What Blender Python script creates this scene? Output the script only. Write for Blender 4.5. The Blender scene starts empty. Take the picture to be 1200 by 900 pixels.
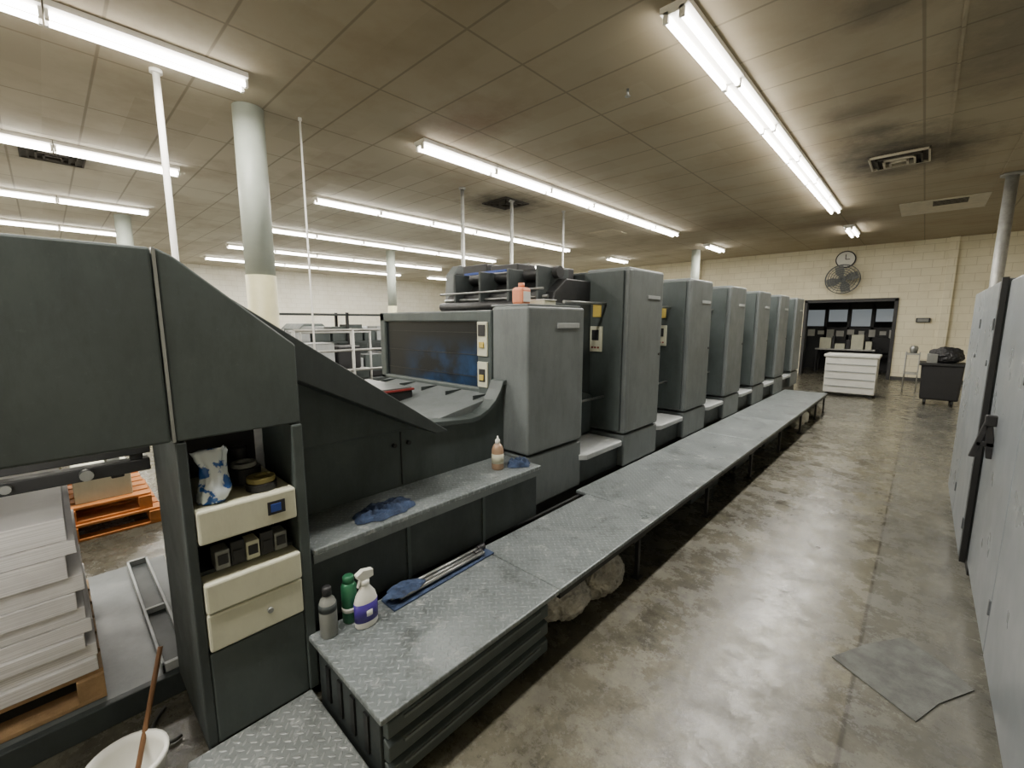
import bpy, bmesh, math, random
from mathutils import Vector, Matrix, noise
random.seed(4)
S=bpy.context.scene
COL=S.collection

# ---------------------------------------------------------------- materials
def lin(c):
    return tuple(((v/255)/12.92 if v/255<=0.04045 else (((v/255)+0.055)/1.055)**2.4) for v in c)+(1,)
def newmat(name):
    m=bpy.data.materials.new(name); m.use_nodes=True
    nt=m.node_tree; b=nt.nodes['Principled BSDF']
    return m,nt,b
def N(nt,t,**k):
    n=nt.nodes.new(t)
    for a,v in k.items(): setattr(n,a,v)
    return n
def MA(nt,op,a,b=None,c=None):
    n=nt.nodes.new('ShaderNodeMath'); n.operation=op
    for i,v in enumerate((a,b,c)):
        if v is None: continue
        if isinstance(v,(int,float)): n.inputs[i].default_value=v
        else: nt.links.new(v,n.inputs[i])
    return n.outputs[0]
def MIX(nt,f,a,b,bt='MIX'):
    n=nt.nodes.new('ShaderNodeMix'); n.data_type='RGBA'; n.blend_type=bt
    if isinstance(f,(int,float)): n.inputs[0].default_value=f
    else: nt.links.new(f,n.inputs[0])
    for i,v in ((6,a),(7,b)):
        if isinstance(v,tuple): n.inputs[i].default_value=v
        else: nt.links.new(v,n.inputs[i])
    return n.outputs[2]
def NOISE(nt,vec,scale,detail=4,rough=.55,lo=None,hi=None):
    n=N(nt,'ShaderNodeTexNoise'); n.inputs['Scale'].default_value=scale
    n.inputs['Detail'].default_value=detail; n.inputs['Roughness'].default_value=rough
    if vec is not None: nt.links.new(vec,n.inputs['Vector'])
    if lo is None: return n.outputs[0]
    r=N(nt,'ShaderNodeMapRange'); r.inputs[1].default_value=lo; r.inputs[2].default_value=hi
    nt.links.new(n.outputs[0],r.inputs[0]); return r.outputs[0]
def RNG(nt,v,lo,hi):
    r=N(nt,'ShaderNodeMapRange'); r.inputs[1].default_value=lo; r.inputs[2].default_value=hi
    nt.links.new(v,r.inputs[0]); return r.outputs[0]
def GEO(nt):
    return N(nt,'ShaderNodeNewGeometry').outputs['Position']
def BUMP(nt,b,h,strength=.3,dist=.01):
    n=N(nt,'ShaderNodeBump'); n.inputs['Strength'].default_value=strength; n.inputs['Distance'].default_value=dist
    nt.links.new(h,n.inputs['Height']); nt.links.new(n.outputs[0],b.inputs['Normal'])
def paint(name,c,rough=.5,metal=0,var=.12,scale=3,bump=.0,spec=.5,grime=0):
    m,nt,b=newmat(name); g=GEO(nt)
    f=NOISE(nt,g,scale,6,.65,.3,.75)
    c=lin(c); d=tuple(x*(1-var*1.6) for x in c[:3])+(1,); e=tuple(min(1,x*(1+var)) for x in c[:3])+(1,)
    col=MIX(nt,f,d,e)
    if grime:
        mp=N(nt,'ShaderNodeMapping'); mp.inputs['Scale'].default_value=(1,1,.3); nt.links.new(g,mp.inputs[0])
        s=NOISE(nt,mp.outputs[0],7,9,.8,.46,.68)
        col=MIX(nt,MA(nt,'MULTIPLY',s,grime),col,tuple(x*.42 for x in c[:3])+(1,))
        s2=NOISE(nt,g,34,6,.8,.6,.78)
        col=MIX(nt,MA(nt,'MULTIPLY',s2,grime*.7),col,tuple(min(1,x*1.7+.03) for x in c[:3])+(1,))
    nt.links.new(col,b.inputs['Base Color'])
    b.inputs['Metallic'].default_value=metal
    b.inputs['Specular IOR Level'].default_value=spec
    r=NOISE(nt,g,scale*2.7,3)
    nt.links.new(MA(nt,'MULTIPLY_ADD',r,.3,rough-.15),b.inputs['Roughness'])
    if bump: BUMP(nt,b,NOISE(nt,g,scale*25,3),bump,.005)
    return m
def emis(name,c,s):
    m,nt,b=newmat(name); b.inputs['Base Color'].default_value=lin(c)
    b.inputs['Emission Color'].default_value=lin(c); b.inputs['Emission Strength'].default_value=s
    return m

M={}
M['dark']=paint('dark_green_grey_paint',(74,82,81),.5,0,.16,2.5,grime=.45,spec=.4)
M['dark2']=paint('dark_panel_paint',(60,66,66),.55,0,.16,4,grime=.45,spec=.35)
M['mid']=paint('mid_grey_paint',(106,112,112),.46,0,.12,2.2,grime=.5)
M['mid2']=paint('mid_grey_paint_b',(98,104,104),.46,0,.12,2.2,grime=.5)
M['black']=paint('black_steel',(30,31,32),.5,.0,.3,6)
M['blackp']=paint('black_plastic',(34,34,36),.5,0,.1,6)
M['steel']=paint('brushed_steel',(150,152,150),.35,.8,.1,8)
M['galv']=paint('galvanised_steel',(165,165,160),.5,.5,.15,12)
M['white']=paint('off_white_paint',(222,222,214),.5,0,.05,5)
M['cream']=paint('cream_plastic',(198,198,176),.45,0,.06,4,grime=.25)
M['cream2']=paint('cream_column',(195,190,150),.5,0,.1,4)
M['col']=paint('pale_green_column',(174,182,172),.45,0,.08,3)
M['cab']=paint('cabinet_grey_white',(124,130,134),.32,0,.09,1.6,grime=.15)
M['cab2']=paint('cabinet_edge',(88,92,95),.4,0,.07,3)
M['step']=paint('step_tread_light_grey',(164,168,168),.5,0,.08,8,grime=.3)
M['yellow']=paint('yellow_label',(195,172,84),.5)
M['red']=paint('red_trim',(130,40,36),.5)
M['orange']=paint('orange_wood',(198,126,62),.7,0,.2,9)
M['orangep']=paint('orange_plastic',(215,135,100),.5)
M['wood']=paint('pallet_wood',(165,134,96),.8,0,.25,10,.3)
M['blue']=paint('blue_cloth',(54,70,100),.9,0,.4,25,.5)
M['bluep']=paint('blue_print',(40,70,150),.5)
M['green']=paint('green_metal',(50,110,78),.35,.2)
M['purple']=paint('purple_label',(60,40,130),.4)
M['amber']=paint('amber_liquid',(160,132,108),.3)
M['greyb']=paint('grey_bottle',(128,130,126),.35)
M['bag']=paint('dusty_plastic_bag',(176,172,160),.4,0,.4,14,.4)
M['mat']=paint('floor_mat_cardboard',(106,108,104),.85,0,.3,12,.5,grime=.5)
M['rub']=paint('dark_rubber',(60,60,58),.7)
M['door']=paint('door_frame_dark',(40,40,41),.5)
M['vent']=paint('vent_soot',(54,48,40),.7,0,.5,8)
M['ventw']=paint('vent_white',(188,180,160),.6,0,.1,8)
M['brown']=paint('brown_stick',(120,85,55),.7)
M['tube']=emis('fluorescent_tube',(255,250,240),26)
M['lamp_house']=paint('lamp_housing_white',(248,246,240),.5,0,.02,4)
M['pane']=emis('lit_pane',(160,168,172),.4)
M['dim']=paint('dim_wall',(84,82,76),.8)
M['tape']=paint('tape_yellow_grey',(130,120,70),.5)

# paper
m,nt,b=newmat('paper_sheets'); g=GEO(nt)
sp=N(nt,'ShaderNodeSeparateXYZ'); nt.links.new(g,sp.inputs[0])
cv=N(nt,'ShaderNodeCombineXYZ'); nt.links.new(MA(nt,'MULTIPLY',sp.outputs[2],160),cv.inputs[2]); nt.links.new(sp.outputs[1],cv.inputs[1])
f=NOISE(nt,cv.outputs[0],1.5,3,.6,.3,.7)
f2=NOISE(nt,g,5,4,.6,.5,.7)
c=MIX(nt,f,lin((184,181,178)),lin((230,228,226)))
nt.links.new(MIX(nt,MA(nt,'MULTIPLY',f2,.3),c,lin((165,158,160))),b.inputs['Base Color']); b.inputs['Roughness'].default_value=.8
M['paper']=m

# printed pouch
m,nt,b=newmat('printed_pouch_film'); g=GEO(nt)
f=NOISE(nt,g,22,3,.5,.52,.56)
nt.links.new(MIX(nt,f,lin((205,214,220)),lin((48,92,165))),b.inputs['Base Color']); b.inputs['Roughness'].default_value=.25
M['pouch']=m

# smoked guard window
m,nt,b=newmat('smoked_guard_glass'); g=GEO(nt); sp=N(nt,'ShaderNodeSeparateXYZ'); nt.links.new(g,sp.inputs[0])
f=NOISE(nt,g,3,4,.6,.35,.65)
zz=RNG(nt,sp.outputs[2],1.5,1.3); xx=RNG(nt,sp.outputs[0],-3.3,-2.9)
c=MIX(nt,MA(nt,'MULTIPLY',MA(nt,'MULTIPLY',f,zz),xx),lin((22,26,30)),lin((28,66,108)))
nt.links.new(c,b.inputs['Base Color']); b.inputs['Roughness'].default_value=.3; b.inputs['Specular IOR Level'].default_value=.25
M['glass']=m

# chequer plate
def chequer(name,base,hi):
    m,nt,b=newmat(name); g=GEO(nt)
    mp=N(nt,'ShaderNodeMapping'); mp.inputs['Rotation'].default_value=(0,0,math.radians(45)); p=.03
    mp.inputs['Scale'].default_value=(1/p,1/p,1/p)
    nt.links.new(g,mp.inputs[0]); s=N(nt,'ShaderNodeSeparateXYZ'); nt.links.new(mp.outputs[0],s.inputs[0])
    x,y=s.outputs[0],s.outputs[1]
    fx=MA(nt,'SUBTRACT',MA(nt,'FRACT',x),.5); fy=MA(nt,'SUBTRACT',MA(nt,'FRACT',y),.5)
    par=MA(nt,'MODULO',MA(nt,'ABSOLUTE',MA(nt,'ADD',MA(nt,'FLOOR',x),MA(nt,'FLOOR',y))),2)
    def ell(a,c): 
        return MA(nt,'ADD',MA(nt,'POWER',MA(nt,'DIVIDE',MA(nt,'ABSOLUTE',a),.48),2),MA(nt,'POWER',MA(nt,'DIVIDE',MA(nt,'ABSOLUTE',c),.16),2))
    e1=ell(fx,fy); e2=ell(fy,fx)
    e=MA(nt,'ADD',MA(nt,'MULTIPLY',e1,MA(nt,'SUBTRACT',1,par)),MA(nt,'MULTIPLY',e2,par))
    h=RNG(nt,e,1.2,.5)
    w=NOISE(nt,g,3,6,.7,.3,.7)
    c=MIX(nt,w,lin(base),lin(tuple(min(255,v+20) for v in base)))
    c=MIX(nt,MA(nt,'MULTIPLY',h,.5),c,lin(hi))
    sc=NOISE(nt,g,11,8,.75,.56,.7)
    c=MIX(nt,MA(nt,'MULTIPLY',sc,.6),c,lin((196,198,196)))
    s3=NOISE(nt,g,5,9,.8,.52,.64)
    c=MIX(nt,MA(nt,'MULTIPLY',s3,.6),c,lin((62,65,64)))
    s4=NOISE(nt,g,45,4,.8,.6,.68)
    c=MIX(nt,MA(nt,'MULTIPLY',s4,.4),c,lin((58,60,58)))
    nt.links.new(c,b.inputs['Base Color'])
    b.inputs['Metallic'].default_value=.2
    nt.links.new(MA(nt,'MULTIPLY_ADD',w,.2,.26),b.inputs['Roughness'])
    BUMP(nt,b,h,.5,.004)
    return m
M['plate']=chequer('chequer_plate_paint',(106,113,114),(140,146,147))
M['plate_lo']=chequer('chequer_plate_low',(110,115,114),(152,155,152))

# floor
m,nt,b=newmat('stained_polished_concrete'); g=GEO(nt)
n2=N(nt,'ShaderNodeMapping'); n2.inputs['Location'].default_value=(7,3,1); nt.links.new(g,n2.inputs[0])
n3=N(nt,'ShaderNodeMapping'); n3.inputs['Location'].default_value=(-4,11,5); nt.links.new(g,n3.inputs[0])
a=NOISE(nt,g,.8,8,.65,.35,.65); c=MIX(nt,a,lin((84,82,70)),lin((122,119,103)))
a=NOISE(nt,g,4,10,.8,.45,.68); c=MIX(nt,MA(nt,'MULTIPLY',a,.5),c,lin((156,152,133)))
a=NOISE(nt,n2.outputs[0],1.3,10,.8,.47,.6); c=MIX(nt,MA(nt,'MULTIPLY',a,.7),c,lin((56,54,46)))
a=NOISE(nt,n3.outputs[0],6,10,.85,.52,.62); c=MIX(nt,MA(nt,'MULTIPLY',a,.75),c,lin((46,44,38)))
a=NOISE(nt,n2.outputs[0],22,6,.8,.57,.66); c=MIX(nt,MA(nt,'MULTIPLY',a,.65),c,lin((42,40,35)))
a=NOISE(nt,n3.outputs[0],13,8,.8,.6,.7); c=MIX(nt,MA(nt,'MULTIPLY',a,.5),c,lin((178,175,158)))
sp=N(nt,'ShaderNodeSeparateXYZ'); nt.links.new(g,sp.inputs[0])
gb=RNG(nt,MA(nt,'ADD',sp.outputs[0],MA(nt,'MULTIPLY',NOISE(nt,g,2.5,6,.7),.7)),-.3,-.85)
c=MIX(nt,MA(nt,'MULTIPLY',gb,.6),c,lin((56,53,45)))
st=RNG(nt,sp.outputs[0],-.09,-.07)
c=MIX(nt,MA(nt,'MULTIPLY',st,.5),c,lin((92,93,90)))
dj=MA(nt,'ABSOLUTE',MA(nt,'ADD',sp.outputs[0],.08))
jj=RNG(nt,dj,.012,.004)
jy=MA(nt,'ABSOLUTE',MA(nt,'SUBTRACT',MA(nt,'MODULO',MA(nt,'ADD',sp.outputs[1],20.4),4.5),2.2))
j2=RNG(nt,jy,.01,.004)
c=MIX(nt,MA(nt,'MULTIPLY',MA(nt,'MAXIMUM',jj,MA(nt,'MULTIPLY',j2,.4)),.6),c,lin((40,38,33)))
nt.links.new(c,b.inputs['Base Color'])
r=NOISE(nt,g,5,9,.8,.38,.62); nt.links.new(MA(nt,'MULTIPLY_ADD',r,.33,.10),b.inputs['Roughness'])
BUMP(nt,b,NOISE(nt,g,14,8,.7),.2,.01)
M['floor']=m

# block wall
def blockwall(name,axis,c1,c2,mort):
    m,nt,b=newmat(name); g=GEO(nt); sp=N(nt,'ShaderNodeSeparateXYZ'); nt.links.new(g,sp.inputs[0])
    cv=N(nt,'ShaderNodeCombineXYZ'); nt.links.new(sp.outputs[axis],cv.inputs[0]); nt.links.new(sp.outputs[2],cv.inputs[1])
    br=N(nt,'ShaderNodeTexBrick'); nt.links.new(cv.outputs[0],br.inputs[0])
    br.inputs['Color1'].default_value=lin(c1); br.inputs['Color2'].default_value=lin(c2); br.inputs['Mortar'].default_value=lin(mort)
    br.inputs['Scale'].default_value=1; br.inputs['Brick Width'].default_value=.4; br.inputs['Row Height'].default_value=.2; br.inputs['Mortar Size'].default_value=.006
    f=NOISE(nt,g,1.3,6,.7,.45,.8)
    nt.links.new(MIX(nt,MA(nt,'MULTIPLY',f,.35),br.outputs[0],lin((165,152,118))),b.inputs['Base Color']); b.inputs['Roughness'].default_value=.7
    return m
M['wallb']=blockwall('painted_block_wall',0,(228,221,194),(221,214,186),(198,189,160))
M['walll']=blockwall('painted_block_wall_side',1,(225,223,211),(220,218,204),(198,195,180))

# ceiling
m,nt,b=newmat('suspended_ceiling_tiles'); g=GEO(nt); sp=N(nt,'ShaderNodeSeparateXYZ'); nt.links.new(g,sp.inputs[0])
def line(coord,off,per,w):
    d=MA(nt,'ABSOLUTE',MA(nt,'SUBTRACT',MA(nt,'FRACT',MA(nt,'DIVIDE',MA(nt,'ADD',coord,off),per)),.5))
    return RNG(nt,d,.5-w/per,.5-w*.5/per)
lx=line(sp.outputs[0],30+3.15,1.22,.014); ly=line(sp.outputs[1],30-2.45,.61,.014)
lm=MA(nt,'MAXIMUM',lx,ly)
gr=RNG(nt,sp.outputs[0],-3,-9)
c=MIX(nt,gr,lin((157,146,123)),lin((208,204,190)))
cv=N(nt,'ShaderNodeCombineXYZ')
nt.links.new(MA(nt,'FLOOR',MA(nt,'DIVIDE',MA(nt,'ADD',sp.outputs[0],30+3.15-.61),1.22)),cv.inputs[0])
nt.links.new(MA(nt,'FLOOR',MA(nt,'DIVIDE',MA(nt,'ADD',sp.outputs[1],30-2.45-.305),.61)),cv.inputs[1])
wn=N(nt,'ShaderNodeTexWhiteNoise'); nt.links.new(cv.outputs[0],wn.inputs['Vector'])
c=MIX(nt,MA(nt,'MULTIPLY',wn.outputs[0],.25),c,lin((128,114,90)))
f=NOISE(nt,g,.8,6,.65,.48,.75); c=MIX(nt,MA(nt,'MULTIPLY',f,.5),c,lin((124,104,74)))
def dist(vx,vy,sx=1,sy=1):
    mp=N(nt,'ShaderNodeMapping'); mp.inputs['Scale'].default_value=(1/sx,1/sy,1); nt.links.new(g,mp.inputs[0])
    vd=N(nt,'ShaderNodeVectorMath',operation='DISTANCE'); nt.links.new(mp.outputs[0],vd.inputs[0]); vd.inputs[1].default_value=(vx/sx,vy/sy,3.72)
    return vd.outputs['Value']
for (vx,vy,sx,sy,k,cc) in ((-.45,7.8,.95,1.15,.9,(40,35,28)),(.35,5.2,.5,1.5,.5,(66,58,48)),(-5.73,5.93,.85,.85,.9,(42,37,30)),(-3.9,3.4,.9,.55,.6,(112,82,48)),(-1.9,12,1.2,.8,.5,(90,70,45)),(-.4,4.1,.3,.3,.5,(55,48,38)),(-8.4,.3,.6,.6,.6,(70,62,50)),(-3.2,10.5,1.2,1.2,.5,(95,75,50)),(-.7,5.9,.4,.3,.5,(60,48,34)),(-.6,6.6,.35,.3,.6,(50,42,32))):
    nz=NOISE(nt,g,3,6,.75)
    q=RNG(nt,MA(nt,'ADD',dist(vx,vy,sx,sy),MA(nt,'MULTIPLY',MA(nt,'SUBTRACT',nz,.5),1.3)),1.05,.2)
    c=MIX(nt,MA(nt,'MULTIPLY',q,k),c,lin(cc))
c=MIX(nt,MA(nt,'MULTIPLY',lm,.5),c,lin((88,79,62)))
nt.links.new(c,b.inputs['Base Color']); b.inputs['Roughness'].default_value=.85
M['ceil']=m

# ---------------------------------------------------------------- builders
def E(name):
    o=bpy.data.objects.new(name,None); COL.objects.link(o); o.empty_display_size=.1; return o
def finish(bm,name,mat,par=None,bevel=0,smooth=False,seg=2):
    me=bpy.data.meshes.new(name); bm.normal_update(); bm.to_mesh(me); bm.free()
    o=bpy.data.objects.new(name,me); COL.objects.link(o)
    mats=mat if isinstance(mat,(list,tuple)) else [mat]
    for q in mats: me.materials.append(M[q] if isinstance(q,str) else q)
    if smooth:
        for p in me.polygons: p.use_smooth=True
    if bevel:
        md=o.modifiers.new('b','BEVEL'); md.width=bevel; md.segments=seg; md.limit_method='ANGLE'; md.angle_limit=math.radians(40)
    if par is not None: o.parent=par
    return o
def addbox(bm,x0,x1,y0,y1,z0,z1,mi=0):
    x0,x1=min(x0,x1),max(x0,x1);y0,y1=min(y0,y1),max(y0,y1);z0,z1=min(z0,z1),max(z0,z1)
    v=[bm.verts.new((x,y,z)) for x in (x0,x1) for y in (y0,y1) for z in (z0,z1)]
    for f in ((0,1,3,2),(4,6,7,5),(0,4,5,1),(2,3,7,6),(0,2,6,4),(1,5,7,3)):
        ff=bm.faces.new([v[i] for i in f]); ff.material_index=mi
def box(par,name,x0,x1,y0,y1,z0,z1,mat,bevel=.004,seg=2):
    bm=bmesh.new(); addbox(bm,x0,x1,y0,y1,z0,z1); return finish(bm,name,mat,par,bevel,seg=seg)
def boxes(par,name,lst,mat,bevel=.003):
    bm=bmesh.new()
    for l in lst: addbox(bm,*l)
    return finish(bm,name,mat,par,bevel)
def prism(par,name,pts,a0,a1,mat,axis='x',bevel=.004):
    bm=bmesh.new()
    def mk(p,a):
        return {'x':(a,p[0],p[1]),'y':(p[0],a,p[1]),'z':(p[0],p[1],a)}[axis]
    A=[bm.verts.new(mk(p,a0)) for p in pts]; B=[bm.verts.new(mk(p,a1)) for p in pts]
    bm.faces.new(A); bm.faces.new(B[::-1]); n=len(pts)
    for i in range(n): bm.faces.new((A[i],B[i],B[(i+1)%n],A[(i+1)%n]))
    bmesh.ops.recalc_face_normals(bm,faces=bm.faces)
    return finish(bm,name,mat,par,bevel)
def addcyl(bm,p0,p1,r,r2=None,n=20,mi=0):
    p0=Vector(p0);p1=Vector(p1);d=p1-p0; q=d.to_track_quat('Z','Y').to_matrix().to_4x4()
    r2=r if r2 is None else r2
    res=bmesh.ops.create_cone(bm,cap_ends=True,segments=n,radius1=r,radius2=r2,depth=d.length,matrix=Matrix.Translation((p0+p1)/2)@q)
    for v in res['verts']:
        for f in v.link_faces: f.material_index=mi
def cyl(par,name,p0,p1,r,mat,r2=None,n=24,bevel=0):
    bm=bmesh.new(); addcyl(bm,p0,p1,r,r2,n); o=finish(bm,name,mat,par,bevel)
    for p in o.data.polygons: p.use_smooth=len(p.vertices)==4
    return o
def cyls(par,name,lst,mat,n=12):
    bm=bmesh.new()
    for l in lst: addcyl(bm,l[0],l[1],l[2],None,n)
    o=finish(bm,name,mat,par)
    for p in o.data.polygons: p.use_smooth=len(p.vertices)==4
    return o
def lathe(par,name,cx,cy,prof,mat,n=28,sx=1,sy=1):
    bm=bmesh.new(); rings=[]
    for r,z in prof:
        rings.append([bm.verts.new((cx+sx*r*math.cos(2*math.pi*i/n),cy+sy*r*math.sin(2*math.pi*i/n),z)) for i in range(n)])
    for a,b_ in zip(rings,rings[1:]):
        for i in range(n): bm.faces.new((a[i],a[(i+1)%n],b_[(i+1)%n],b_[i]))
    bm.faces.new(rings[0][::-1]); bm.faces.new(rings[-1])
    return finish(bm,name,mat,par,0,True)
def pipe(par,name,pts,r,mat):
    cu=bpy.data.curves.new(name,'CURVE'); cu.dimensions='3D'; cu.bevel_depth=r; cu.bevel_resolution=3
    s=cu.splines.new('POLY'); s.points.add(len(pts)-1)
    for i,p in enumerate(pts): s.points[i].co=(*p,1)
    cu.materials.append(M[mat]); o=bpy.data.objects.new(name,cu); COL.objects.link(o)
    if par is not None: o.parent=par
    return o
def cable(par,name,pts,r,mat):
    o=pipe(par,name,pts,r,mat); s=o.data.splines[0]; s.type='NURBS'; s.use_endpoint_u=True; s.order_u=3; return o
def rag(name,cx,cy,z,rx,ry,h,mat,seed,rot=0,par=None):
    bm=bmesh.new(); n=72; k=26; rings=[]
    def hh(x,y,t):
        w=Vector((noise.noise((x*9+seed,y*9,1)),noise.noise((x*9,y*9+seed,2)),0))*.05
        r1=1-abs(noise.noise(((x+w.x)*17+seed,(y+w.y)*17,seed)))*2.6
        r2=1-abs(noise.noise(((x+w.y)*38,(y+w.x)*38+seed,seed*2)))*2.4
        base=.45+.5*noise.noise((x*8+seed*3,y*8,5))
        return h*(1-t**5)*max(0.03,base*.5+.5*max(0,r1)+.18*max(0,r2))+.003
    cen=bm.verts.new((0,0,hh(0,0,0)))
    for j in range(1,k+1):
        t=j/k; ring=[]
        for i in range(n):
            a=2*math.pi*i/n
            R=t*(1+.35*noise.noise((math.cos(a)*1.5+seed,math.sin(a)*1.5,seed))+.12*noise.noise((math.cos(a)*5+seed,math.sin(a)*5,seed)))
            x=R*rx*math.cos(a); y=R*ry*math.sin(a)
            ring.append(bm.verts.new((x,y,hh(x,y,t))))
        rings.append(ring)
    for i in range(n): bm.faces.new((cen,rings[0][i],rings[0][(i+1)%n]))
    for a_,b_ in zip(rings,rings[1:]):
        for i in range(n): bm.faces.new((a_[i],b_[i],b_[(i+1)%n],a_[(i+1)%n]))
    bmesh.ops.rotate(bm,verts=bm.verts,matrix=Matrix.Rotation(rot,3,'Z')); bmesh.ops.translate(bm,verts=bm.verts,vec=(cx,cy,z))
    return finish(bm,name,mat,par,0,True)
def blob(name,cx,cy,z,rx,ry,rz,mat,seed,par=None,amp=.3):
    bm=bmesh.new(); bmesh.ops.create_icosphere(bm,subdivisions=6,radius=1)
    sv=Vector((seed,seed*.7,0))
    for v in bm.verts:
        p=v.co.copy(); w=Vector((noise.noise(p*1.5+sv),noise.noise(p*1.5-sv),noise.noise(p*1.5+sv*2)))*.6
        d=1+amp*.8*noise.noise(p*1.3+sv)-amp*.55*abs(noise.noise((p+w)*3+sv))-amp*.35*abs(noise.noise((p+w)*8+sv))
        q=p*d; v.co=Vector((cx+q.x*rx,cy+q.y*ry,max(z,z+rz*.8+q.z*rz)))
    return finish(bm,name,mat,par,0,True)

CZ=3.72
# ---------------------------------------------------------------- room shell
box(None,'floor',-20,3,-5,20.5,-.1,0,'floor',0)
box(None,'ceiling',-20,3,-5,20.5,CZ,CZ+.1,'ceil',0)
YB=16.0; dx0,dx1,dz=-2.7,-.60,2.22
bm=bmesh.new()
addbox(bm,-20,dx0,YB,YB+.2,0,CZ); addbox(bm,dx1,3,YB,YB+.2,0,CZ); addbox(bm,dx0,dx1,YB,YB+.2,dz,CZ)
finish(bm,'wall_back','wallb')
box(None,'wall_left',-20.2,-20,-5,20.5,0,CZ,'walll',0)
box(None,'wall_right',3,3.2,-5,20.5,0,CZ,'walll',0)
box(None,'wall_front',-20,3,-5.2,-5,0,CZ,'wallb',0)
d=E('door_1')
boxes(d,'frame',[(dx0-.03,dx0+.05,YB-.04,YB+.22,0,dz),(dx1-.05,dx1+.03,YB-.04,YB+.22,0,dz),(dx0-.03,dx1+.03,YB-.04,YB+.22,dz-.06,dz+.03)],'door')
box(None,'wall_far_office',-4.6,1.2,19.9,20.1,0,CZ,'dim',0)
box(None,'wall_office_side',-4.8,-4.6,YB+.2,20.1,0,CZ,'dim',0)
box(None,'wall_office_side_right',1.2,1.4,YB+.2,20.1,0,CZ,'dim',0)
w=E('window_1')
fr=[];pn=[]
for i in range(7):
    x=-3.7+i*.62
    fr.append((x-.035,x+.035,18.3,18.4,0,2.6))
    if i<6:
        pn.append((x+.06,x+.56,18.34,18.36,1.45 if i%2 else 1.6,2.0))
fr+= [(-3.75,.05,18.3,18.4,1.0,1.42),(-3.75,.05,18.3,18.4,2.03,2.6),(-3.75,.05,18.32,18.38,0,1.0)]
boxes(w,'mullions',fr,'door'); boxes(w,'panes',pn,'pane',0)
boxes(w,'taped_papers',[(-3.2+.27*i+random.uniform(-.03,.03),-3.02+.27*i,18.285,18.30,1.05+.06*(i%3),1.3+.04*(i%2)) for i in range(11)],'white',0)
ds=E('work_table'); box(ds,'top',-2.5,-1.0,16.9,17.5,.72,.76,'galv'); boxes(ds,'legs',[(-2.48,-2.43,16.92,16.97,0,.72),(-1.07,-1.02,16.92,16.97,0,.72),(-2.48,-2.43,17.43,17.48,0,.72),(-1.07,-1.02,17.43,17.48,0,.72)],'black')
boxes(ds,'supplies',[(-2.4,-2.1,17,17.3,.76,1.1),(-2.0,-1.75,17,17.2,.76,.92),(-1.6,-1.3,17,17.3,.76,1.2),(-1.25,-1.1,17.05,17.3,.76,1.0)],'cream')
boxes(ds,'dark_supplies',[(-2.08,-2.02,17,17.3,.76,1.15),(-1.72,-1.62,17,17.3,.76,1.05)],'blackp')
cyy=17.9
ch=E('office_chair'); lathe(ch,'seat',-.95,cyy,[(.05,.42),(.24,.43),(.26,.47),(.22,.5),(.02,.51)],'blackp'); cyl(ch,'stem',(-.95,cyy,.05),(-.95,cyy,.42),.03,'black'); prism(ch,'backrest',[(-1.17,.6),(-.73,.6),(-.7,1.05),(-.82,1.12),(-1.08,1.12),(-1.2,1.05)],cyy+.2,cyy+.26,'blackp','y',.02)
cyls(ch,'star_base',[((-.95,cyy,.06),(-.95+.28*math.cos(a),cyy+.28*math.sin(a),.03),.02) for a in [k*1.2566 for k in range(5)]],'black'); box(ch,'back_bar',-.98,-.92,cyy+.15,cyy+.25,.44,.75,'black')

# ---------------------------------------------------------------- light fixtures
EN=1.55
def fixture(x,y0,n):
    o=E('fluorescent_light'); L=1.22; y1=y0+n*L
    bmh=bmesh.new(); bmt=bmesh.new(); bmc=bmesh.new()
    for i in range(n):
        a=y0+i*L+.005; b_=a+L-.01
        pts=[(-.10,CZ),(-.10,CZ-.04),(-.03,CZ-.065),(.03,CZ-.065),(.10,CZ-.04),(.10,CZ)]
        A=[bmh.verts.new((x+p[0],a,p[1])) for p in pts]; B=[bmh.verts.new((x+p[0],b_,p[1])) for p in pts]
        bmh.faces.new(A);bmh.faces.new(B[::-1])
        for k in range(6): bmh.faces.new((A[k],B[k],B[(k+1)%6],A[(k+1)%6]))
        for s in (-.055,.055):
            addcyl(bmt,(x+s,a+.02,CZ-.085),(x+s,b_-.02,CZ-.085),.02,None,12)
            for yy in (a,b_-.02): addbox(bmc,x+s-.018,x+s+.018,yy,yy+.02,CZ-.11,CZ-.04)
    bmesh.ops.recalc_face_normals(bmh,faces=bmh.faces)
    finish(bmh,'housing','lamp_house',o,0); t=finish(bmt,'tubes','tube',o,0,True); finish(bmc,'lampholders','lamp_house',o,0)
    ld=bpy.data.lights.new('tube_light','AREA'); ld.shape='RECTANGLE'; ld.size=.15; ld.size_y=n*L-.05; ld.energy=26*n*EN; ld.color=(1,.955,.87)
    lo=bpy.data.objects.new('tube_light',ld); COL.objects.link(lo); lo.location=(x,(y0+y1)/2,CZ-.112); lo.parent=o
rows=[-1.43,-4.55,-7.8,-11,-14.2,-17.3]
for i,x in enumerate(rows):
    fixture(x,3.1+.14*i,6)
    fixture(x,1.35+.08*i-4*1.22,4)
    fixture(x,12.4+.25*i if i<3 else 12.6,1)
    
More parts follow.
